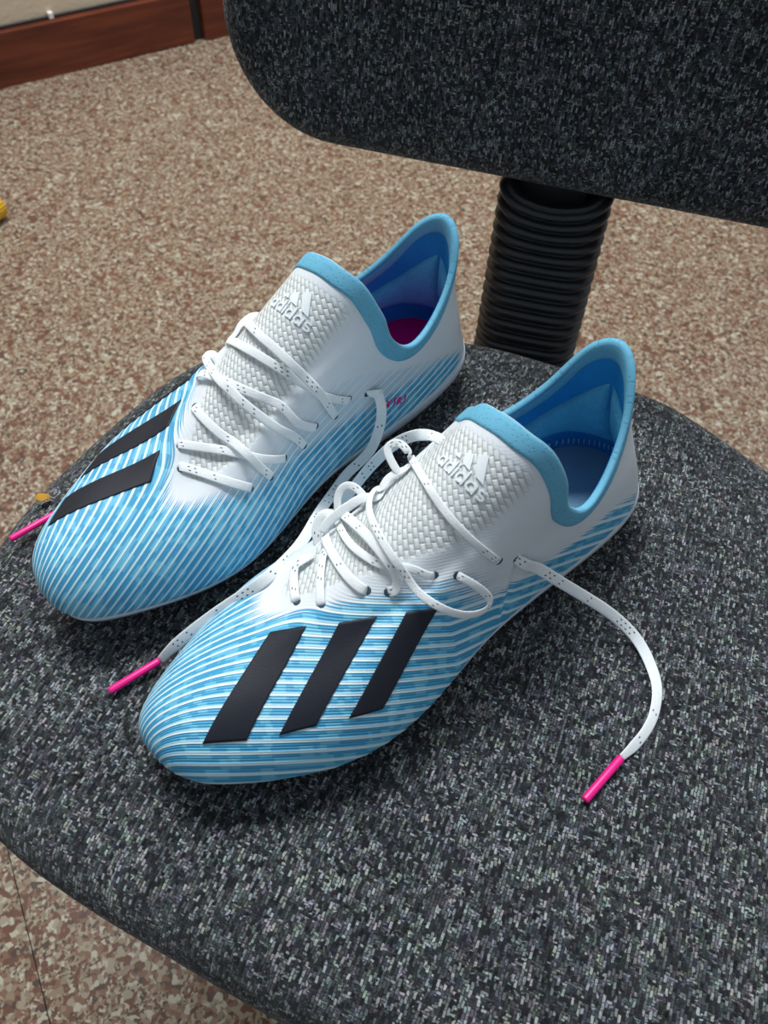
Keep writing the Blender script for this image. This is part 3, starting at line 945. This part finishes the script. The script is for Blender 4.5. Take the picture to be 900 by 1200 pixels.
def shoelace(add, strands, label):
    paths = []
    for kind, L in strands:
        P, Nn, w = resample(L)
        n = len(w)
        if kind[0] == 'w':
            e = np.minimum(np.arange(n), np.arange(n)[::-1])/6.0
            w = (0.62 + 0.38*np.clip(e, 0, 1))*(0.64 if kind == 'w_narrow' else 0.80)
        else:
            w = 0.70 + 0.30*np.clip(np.arange(n)/10., 0, 1)
            if kind == 'free': w *= np.where(np.arange(n) > n-7, 0.62+0.38*np.clip((n-1-np.arange(n))/6., 0, 1), 1)
        paths.append((P, Nn, w))
    V, F, UV = ribbon(paths)
    o = add('shoelace', V, F, LACE, uvs=UV, fix=True)
    tag(o, label)
    return o

def eyelets(add, pts):
    for p in pts:
        h, nn, _, _ = BVH.find_nearest(Vector(p))
        nn = Vector(nn)
        if nn.z < 0: nn = -nn
        e1 = nn.cross(Vector((1, 0, 0.2))).normalized(); e2 = nn.cross(e1)
        V = []
        for (r, l) in ((1.9, -0.5), (1.9, 0.12), (1.5, 0.2), (0.7, 0.1)):
            for k in range(14):
                a = 2*math.pi*k/14
                V.append(np.array(h + nn*l + e1*r*math.cos(a) + e2*r*math.sin(a)))
        F = [(i*14+k, i*14+(k+1) % 14, (i+1)*14+(k+1) % 14, (i+1)*14+k) for i in range(3) for k in range(14)] + [tuple(3*14+k for k in range(14))]
        add('eyelet', V, F, EYEM, fix=True)

HIDDEN_LACE = [('free', [(104, 30, 66, 0, .8, .6), (105, 36, 63, 0, .9, .4), (108, 42, 48, .2, .9, .2), (124, 52, 20, .2, .5, .8), (150, 60, 5, 0, .1, 1), (190, 63, 4, 0, 0, 1), (225, 60, 4, 0, 0, 1), (247, 54, 4.3, 0, 0, 1)])]
LACES_NEAR = [
 ('w', [(180.1,-23.6,68.5,0.39,0.13,0.91),(185.6,-25.3,67.1,0.38,-0.12,0.92),(189.4,-25.0,65.3,0.36,-0.13,0.92),(192.6,-21.3,64.2,0.34,-0.18,0.92),(195.3,-16.5,64.3,0.34,-0.29,0.9),(197.5,-12.3,64.3,0.34,-0.26,0.9),(197.2,-10.3,62.0,0.36,-0.27,0.89)]),
 ('w', [(172.4,-21.8,72.5,0.39,-0.11,0.91),(176.9,-19.8,71.1,0.38,-0.3,0.88),(180.0,-16.6,70.9,0.38,-0.43,0.81),(185.4,-9.9,71.3,0.43,-0.31,0.85),(191.3,-1.2,70.2,0.43,-0.16,0.89),(190.8,0.2,67.6,0.43,-0.12,0.89)]),
 ('w', [(167.0,-32.5,69.5,0.15,-0.77,0.62),(171.5,-26.3,72.7,0.37,-0.22,0.9),(174.0,-18.4,73.4,0.37,-0.46,0.81),(177.1,-4.9,77.6,0.48,-0.27,0.84),(177.4,4.4,78.3,0.5,0.1,0.86),(175.9,9.5,77.4,0.49,0.3,0.82),(174.0,9.6,75.2,0.49,0.31,0.81)]),
 ('w', [(175.2,-27.7,67.0,0.33,0.61,0.72),(172.2,-32.2,71.4,0.33,0.61,0.72),(168.4,-34.7,74.7,0.33,0.61,0.72),(164.8,-34.3,76.1,0.37,0.23,0.9),(161.7,-31.9,76.0,0.33,-0.3,0.89),(159.6,-31.0,76.4,0.24,-0.67,0.71),(161.4,-17.9,83.8,0.4,-0.58,0.71),(163.6,-2.9,90.4,0.51,-0.23,0.83),(164.0,8.6,89.7,0.53,0.23,0.82),(163.6,14.1,86.0,0.51,0.37,0.78),(164.0,17.2,82.2,0.47,0.49,0.74),(166.1,18.4,79.2,0.44,0.54,0.71),(168.1,17.4,78.1,0.45,0.52,0.73),(167.9,15.6,75.9,0.45,0.49,0.74)]),
 ('w_narrow', [(148.5,-20.7,79.9,0.38,-0.41,0.83),(148.5,-24.8,81.8,0.41,-0.08,0.91),(148.8,-28.8,83.6,0.39,0.31,0.87),(149.7,-32.7,85.0,0.33,0.61,0.72),(151.9,-35.7,85.2,0.33,0.61,0.72),(155.3,-36.4,83.4,0.33,0.61,0.72),(158.6,-34.4,79.9,0.37,0.22,0.9),(160.8,-31.1,76.2,0.33,-0.31,0.89),(162.1,-30.1,74.3,0.23,-0.68,0.7),(165.3,-21.1,76.2,0.39,-0.3,0.87),(168.1,-9.7,81.3,0.47,-0.35,0.81),(168.0,-0.5,84.1,0.51,-0.17,0.85),(164.9,9.3,85.2,0.52,0.27,0.81),(158.3,16.6,86.1,0.49,0.47,0.74),(153.7,21.8,83.8,0.4,0.7,0.6),(150.9,24.0,82.2,0.37,0.7,0.61),(148.7,22.9,80.4,0.37,0.68,0.64)]),
 ('w', [(140.7,-23.5,85.7,0.38,-0.38,0.84),(144.7,-23.4,83.8,0.41,-0.06,0.91),(149.9,-26.6,83.4,0.39,0.31,0.87),(155.7,-28.0,81.6,0.33,0.61,0.72),(160.3,-28.8,80.0,0.33,0.61,0.72),(167.3,-29.2,77.0,0.33,0.61,0.72),(171.9,-28.1,74.2,0.33,0.61,0.72)]),
 ('w_narrow', [(126.2,-14.8,98.0,0.34,-0.73,0.6),(124.9,-22.9,93.3,0.34,-0.64,0.69),(128.4,-23.3,91.8,0.42,-0.28,0.87),(133.2,-24.6,90.4,0.41,0.24,0.88),(137.7,-25.0,88.5,0.38,0.32,0.87),(141.4,-24.5,86.4,0.39,-0.04,0.92),(144.6,-25.6,85.5,0.35,-0.36,0.86),(154.4,-15.5,91.8,0.44,-0.5,0.74),(160.5,-2.0,94.9,0.52,-0.19,0.83),(162.4,11.4,92.3,0.52,0.29,0.8),(161.1,19.1,86.0,0.47,0.53,0.71),(160.0,25.7,81.0,0.38,0.62,0.69),(156.3,34.3,77.2,0.19,0.82,0.54),(148.5,39.5,69.7,0.03,0.95,0.31),(139.2,42.0,64.4,-0.04,0.97,0.23),(133.1,41.8,64.1,-0.03,0.98,0.19),(132.4,40.2,68.4,0.02,0.99,0.11),(135.8,37.0,74.9,0.09,0.97,0.21),(138.8,33.6,78.5,0.14,0.94,0.32),(140.9,30.5,80.2,0.21,0.87,0.46),(141.3,27.6,79.5,0.22,0.85,0.48)]),
 ('w_narrow', [(131.6,-22.3,90.2,0.33,0.61,0.72),(132.1,-26.1,92.4,0.33,0.61,0.72),(131.9,-30.0,95.0,0.33,0.61,0.72),(131.0,-33.1,97.4,0.33,0.61,0.72),(128.7,-33.6,98.8,0.33,0.61,0.72),(126.5,-32.7,99.2,0.33,0.61,0.72),(124.6,-30.2,98.5,0.41,0.23,0.88),(124.1,-26.4,96.3,0.41,-0.3,0.86),(124.3,-23.7,94.5,0.33,-0.66,0.68),(133.2,-5.0,105.1,0.51,-0.32,0.8),(136.2,8.3,104.9,0.56,0.16,0.81),(135.7,17.6,101.1,0.51,0.49,0.71),(132.8,25.0,95.1,0.36,0.8,0.47),(128.6,30.2,88.4,0.27,0.86,0.44),(122.8,33.5,79.7,0.11,0.98,0.18),(120.2,31.6,75.6,0.06,0.99,0.08)]),
 ('free2', [(114.9,-11.7,107.9,0.39,-0.64,0.66),(108.2,-24.8,96.8,0.46,-0.28,0.84),(102.2,-37.1,84.8,0.43,0.24,0.87),(105.5,-40.1,85.0,0.33,0.61,0.72),(107.5,-46.6,79.4,0.33,0.61,0.72),(110.0,-55.7,67.9,0.33,0.61,0.72),(114.7,-61.8,56.3,0.33,0.61,0.72),(119.7,-66.7,44.7,0.33,0.61,0.72),(127.0,-68.7,34.9,0.33,0.61,0.72),(135.8,-68.9,26.0,0.33,0.61,0.72),(145.5,-67.0,19.0,0.33,0.61,0.72),(160.6,-61.4,16.0,0.33,0.61,0.72),(176.8,-56.8,14.0,0.33,0.61,0.72),(189.6,-53.4,13.0,0.33,0.61,0.72),(189.4,-47.1,12.7,0.33,0.61,0.72)]),
 ('free', [(111.0,32.1,70.7,0.03,1.0,0.02),(109.3,34.8,69.0,0.03,1.0,0.03),(105.3,37.0,64.3,0.04,1.0,0.06),(99.5,38.1,58.4,0.15,0.94,0.3),(92.4,43.7,50.2,0.25,0.8,0.54),(80.3,51.8,35.5,0.33,0.61,0.72),(68.8,61.5,21.8,0.33,0.61,0.72),(61.5,71.9,11.1,0.33,0.61,0.72),(60.3,82.2,5.5,0.33,0.61,0.72),(64.1,92.7,3.4,0.33,0.61,0.72),(69.8,101.1,2.8,0.33,0.61,0.72),(78.4,107.7,2.5,0.33,0.61,0.72),(88.1,112.0,2.5,0.33,0.61,0.72),(99.3,114.1,2.7,0.33,0.61,0.72),(109.6,114.5,3.1,0.33,0.61,0.72)]),
]
LACES_FAR = [
 ('w', [(199.7,-11.4,61.2,0.35,-0.27,0.9),(199.5,-12.6,63.9,0.35,-0.28,0.89),(194.2,-22.6,63.7,0.34,-0.2,0.92),(188.0,-33.8,62.3,0.26,-0.55,0.79),(180.8,-39.4,57.2,0.03,-0.81,0.59),(179.8,-37.8,54.8,-0.0,-0.83,0.56)]),
 ('w', [(193.4,-3.3,66.2,0.42,-0.17,0.89),(193.6,-4.6,68.9,0.42,-0.19,0.89),(187.1,-14.4,69.9,0.43,-0.37,0.82),(179.4,-24.4,69.7,0.39,-0.11,0.91),(168.9,-35.1,65.4,0.06,-0.85,0.52),(158.1,-37.4,59.1,-0.07,-0.93,0.35),(156.4,-35.0,57.4,-0.09,-0.94,0.34)]),
 ('w', [(175.8,6.1,74.2,0.47,0.28,0.84),(178.0,4.0,76.8,0.47,0.24,0.85),(179.2,-6.9,77.0,0.49,-0.24,0.84),(178.0,-17.3,74.5,0.43,-0.47,0.77),(176.2,-23.3,73.2,0.4,-0.16,0.9),(174.9,-32.5,70.8,0.25,-0.61,0.75),(171.1,-37.8,61.8,0.02,-0.85,0.52),(168.0,-39.8,55.6,-0.08,-0.9,0.43),(167.7,-37.9,53.2,-0.1,-0.91,0.41)]),
 ('w', [(166.8,16.9,74.0,0.38,0.54,0.75),(164.5,20.0,77.6,0.37,0.55,0.75),(163.8,11.3,84.5,0.48,0.36,0.8),(159.8,-10.1,88.2,0.52,-0.29,0.8),(153.1,-21.4,84.8,0.4,-0.71,0.58),(149.1,-27.2,81.9,0.37,-0.38,0.85),(146.5,-32.7,75.3,0.13,-0.93,0.34),(142.3,-34.5,69.5,0.05,-0.98,0.2),(135.5,-35.1,63.6,-0.02,-0.99,0.12),(133.4,-32.4,62.4,-0.02,-0.99,0.11)]),
 ('w', [(154.3,16.7,80.9,0.37,0.65,0.66),(151.9,22.6,82.0,0.37,0.51,0.78),(152.9,27.0,81.2,0.32,0.47,0.83),(156.3,23.2,81.5,0.38,0.39,0.84),(163.9,2.2,89.1,0.52,0.18,0.84),(164.3,-9.3,88.3,0.52,-0.27,0.81),(162.7,-18.2,84.8,0.47,-0.51,0.72),(156.2,-31.6,75.5,0.19,-0.83,0.53),(149.6,-34.9,67.7,0.02,-0.96,0.28),(144.1,-36.4,58.4,-0.08,-0.97,0.21),(143.2,-34.2,55.4,-0.1,-0.98,0.2)]),
 ('w', [(141.4,23.3,81.9,0.34,0.51,0.79),(141.5,23.0,86.0,0.35,0.58,0.73),(146.2,6.1,96.6,0.51,0.3,0.8),(145.7,-6.4,98.6,0.55,-0.12,0.82),(142.5,-17.3,96.3,0.5,-0.49,0.71),(137.2,-25.5,90.3,0.34,-0.81,0.48),(132.6,-31.5,85.0,0.22,-0.86,0.45),(126.7,-34.3,78.3,0.1,-0.98,0.18),(113.5,-34.9,68.0,0.02,-1.0,0.03),(110.6,-32.4,66.7,0.03,-1.0,0.04)]),
 ('w', [(129.6,21.0,89.5,0.33,0.71,0.63),(136.5,12.4,100.8,0.47,0.48,0.74),(139.6,-1.4,103.8,0.55,0.08,0.83),(139.4,-11.2,102.9,0.55,-0.27,0.79),(137.8,-21.9,98.8,0.45,-0.64,0.62),(134.4,-28.6,92.0,0.35,-0.77,0.53),(131.8,-34.1,86.0,0.21,-0.89,0.41),(127.2,-36.0,74.8,0.06,-0.99,0.11),(121.8,-35.0,62.6,0.0,-1.0,0.05),(120.2,-32.5,59.6,0.0,-1.0,0.04)]),
 ('loop', [(122.8,20.7,92.5,0.74,0.19,0.64),(124.7,22.5,92.4,0.74,0.19,0.64),(128.2,24.4,91.4,0.74,0.19,0.64),(132.9,25.1,89.2,0.61,0.35,0.72),(137.1,24.3,86.4,0.46,0.46,0.75),(140.6,24.5,84.6,0.34,0.55,0.77),(142.2,20.3,83.8,0.35,0.63,0.69)]),
 ('free', [(99.6,-32.9,62.5,0.04,-1.0,0.03),(98.0,-35.7,63.3,0.04,-1.0,0.04),(94.6,-38.6,63.1,0.04,-1.0,0.03),(93.5,-37.7,61.0,0.18,-0.94,0.3),(94.8,-41.3,55.1,0.32,-0.76,0.56),(98.1,-43.9,45.0,0.41,-0.53,0.74),(103.6,-44.9,34.9,0.41,-0.53,0.74),(109.5,-43.3,26.8,0.41,-0.53,0.74),(118.5,-41.4,20.7,0.41,-0.53,0.74),(128.2,-43.0,17.5,0.41,-0.53,0.74),(144.9,-51.7,24.2,0.41,-0.53,0.74),(161.3,-62.4,34.0,0.41,-0.53,0.74),(179.4,-73.3,42.7,0.41,-0.53,0.74),(200.8,-81.4,51.1,0.41,-0.53,0.74),(214.0,-78.9,45.7,0.41,-0.53,0.74),(229.1,-70.6,32.1,0.41,-0.53,0.74),(245.7,-63.1,17.1,0.41,-0.53,0.74),(256.1,-58.1,4.4,0.41,-0.53,0.74)]),
]
AGLET_NEAR = [(109.6, 114.5, 3.1), (137.0, 118.0, 3.3)]
AGLET_FAR = [(256.1, -58.1, 4.4), (282.0, -54.8, 3.0)]
AGLET_HIDDEN = [(258.0, 54.1, 4.5), (273.7, 54.5, 4.3)]
EYE_NEAR = [(197.7, -10.7, 63.4), (191.4, -0.0, 68.9), (174.7, 10.1, 76.4), (168.3, 16.5, 77.0), (149.6, 23.8, 81.3), (141.4, 29.1, 80.0), (120.8, 32.9, 76.7), (110.4, 33.6, 69.9)]
EYE_FAR = [(200.0, -12.1, 62.5), (193.8, -3.9, 67.6), (176.8, 6.0, 75.4), (180.2, -38.9, 55.8), (156.8, -36.4, 58.0), (167.8, -39.0, 54.4), (133.9, -33.9, 62.6), (143.2, -35.6, 56.1), (111.2, -33.8, 66.9), (120.7, -33.9, 60.6), (99.1, -34.4, 63.1)]

NEAR_POSE = (0.12654, 0.28555, 219.58, 3.15, -0.92)
FAR_POSE = (0.03081, 0.38715, 226.37, 0.6, 0.9)

TONGUE_PULL = 8.0
def detail(add, side, strands, eyes, label):
    stripes(add)
    lettering(add, 'logo', 'adidas', (126, -9.5*side + (2 if side > 0 else 0), 110), (0, side, 0), (-0.826, 0, 0.563), 4.6, 0.75, LOGOM)
    o = shoelace(add, strands, label)
    eyelets(add, eyes)
    return o
prepare(TONGUE_PULL, True)
near, add_near = boot(NEAR_POSE, False, 'sky blue and white football boot nearest the camera, lace trailing right, grey insole', GREYIN, True)
sl = detail(add_near, 1, LACES_NEAR, EYE_NEAR, 'white flat lace with dark flecks and pink tip')
aglet(add_near, sl, *AGLET_NEAR)
prepare(-6.0)
far, add_far = boot(FAR_POSE, True, 'sky blue and white football boot with pink insole, nearest the wall', PINK, False)
sl = detail(add_far, -1, LACES_FAR + HIDDEN_LACE, EYE_FAR, 'white flat lace with dark flecks and two pink tips')
aglet(add_far, sl, *AGLET_FAR)
aglet(add_far, sl, (247, 54, 4.4), (273.7, 54.5, 4.3))
pk = lettering(add_far, 'model_print', 'x', (86, -36, 44.5), (-1, 0, -0.36), (-0.2, 0.25, 1), 4.2, 0.45, AGLET)
tag(pk, 'small pink printed marking on the inner heel side')

# ------------------------------------------------------------------ small things
def crumb():
    bm = bmesh.new(); bmesh.ops.create_icosphere(bm, subdivisions=2, radius=0.003)
    for v in bm.verts:
        v.co *= 1 + 0.28*random.uniform(-1, 1)
        v.co.z *= 0.35
        v.co.x *= 1.25
    me = bpy.data.meshes.new('crumb'); bm.to_mesh(me); bm.free(); me.materials.append(plain('crumb_ochre', srgb(176, 132, 48), 0.8, 0.2, 300, 0.2))
    o = bpy.data.objects.new('crumb', me); COL.objects.link(o); o.location = (-0.1905, 0.2575, SEAT+0.0005)
    tag(o, 'tiny ochre crumb on the seat fabric beside the pink-insole boot toe', 'crumb')
crumb()
def yellow_thing():
    # ribbed yellow screw cap lying on its side at the left border of the picture
    mat = plain('yellow_plastic', srgb(206, 160, 20), 0.3, 0.5, 60, 0.1)
    blk = plain('black_cap', (0.02, 0.018, 0.015, 1), 0.5, 0.3, 60, 0.1)
    root = empty('screw_cap', (-0.694, 1.172, 0.0215), (math.radians(90), 0, math.radians(-20)))
    tag(root, 'yellow ribbed plastic cap lying on the granite floor at the left edge', 'cap')
    n = 96; V = []; F = []
    for (r0, z, rib) in ((0.015, -0.016, 0), (0.019, -0.0155, 0), (0.020, -0.014, 1), (0.020, 0.012, 1), (0.0185, 0.0155, 0), (0.013, 0.016, 0)):
        for k in range(n):
            a = 2*math.pi*k/n; r = r0 + (0.0009 if (k % 4 < 2 and rib) else 0)
            V.append((r*math.cos(a), r*math.sin(a), z))
    F = [(i*n+k, i*n+(k+1) % n, (i+1)*n+(k+1) % n, (i+1)*n+k) for i in range(5) for k in range(n)] + [tuple(range(n-1, -1, -1)), tuple(5*n+k for k in range(n))]
    mesh_obj('shell', V, F, mat, root, smooth=False)
    lathe_obj('inner_disc', [(0.012, 0.0155), (0.0125, 0.0185), (0.004, 0.0185)], blk, root, 24)
yellow_thing()
def cable():
    mat = plain('cable_black', (0.02, 0.018, 0.018, 1), 0.5, 0.3, 60, 0.1)
    wht = plain('clip_white', srgb(226, 220, 214), 0.5, 0.3, 60, 0.05)
    P = []
    for a in np.linspace(-1.5, 0.52, 60):
        zz = 0.1035 + 0.0010*math.sin(a*9) + 0.03*max(0, a-0.22)**1.5
        P.append(W0 + WD*a + WN*0.0145 + Vector((0, 0, zz)))
    V, F = [], []
    for i, p in enumerate(P):
        for k in range(8):
            t = 2*math.pi*k/8
            V.append(tuple(p + WN*0.003*math.cos(t) + Vector((0, 0, 0.003*math.sin(t)))))
    F = [(i*8+k, i*8+(k+1) % 8, (i+1)*8+(k+1) % 8, (i+1)*8+k) for i in range(len(P)-1) for k in range(8)] + [tuple(range(7, -1, -1)), tuple((len(P)-1)*8+k for k in range(8))]
    o = mesh_obj('wall_cable', V, F, mat)
    tag(o, 'thin black cable running along the top of the baseboard', 'cable')
    fix_normals(o)
    c = wall_box('cable_clip', 0.139, 0.149, 0.0085, 0.0195, 0.1005, 0.1135, wht, bev=0.002)
    tag(c, 'small white clip holding the cable above the baseboard', 'clip')
cable()
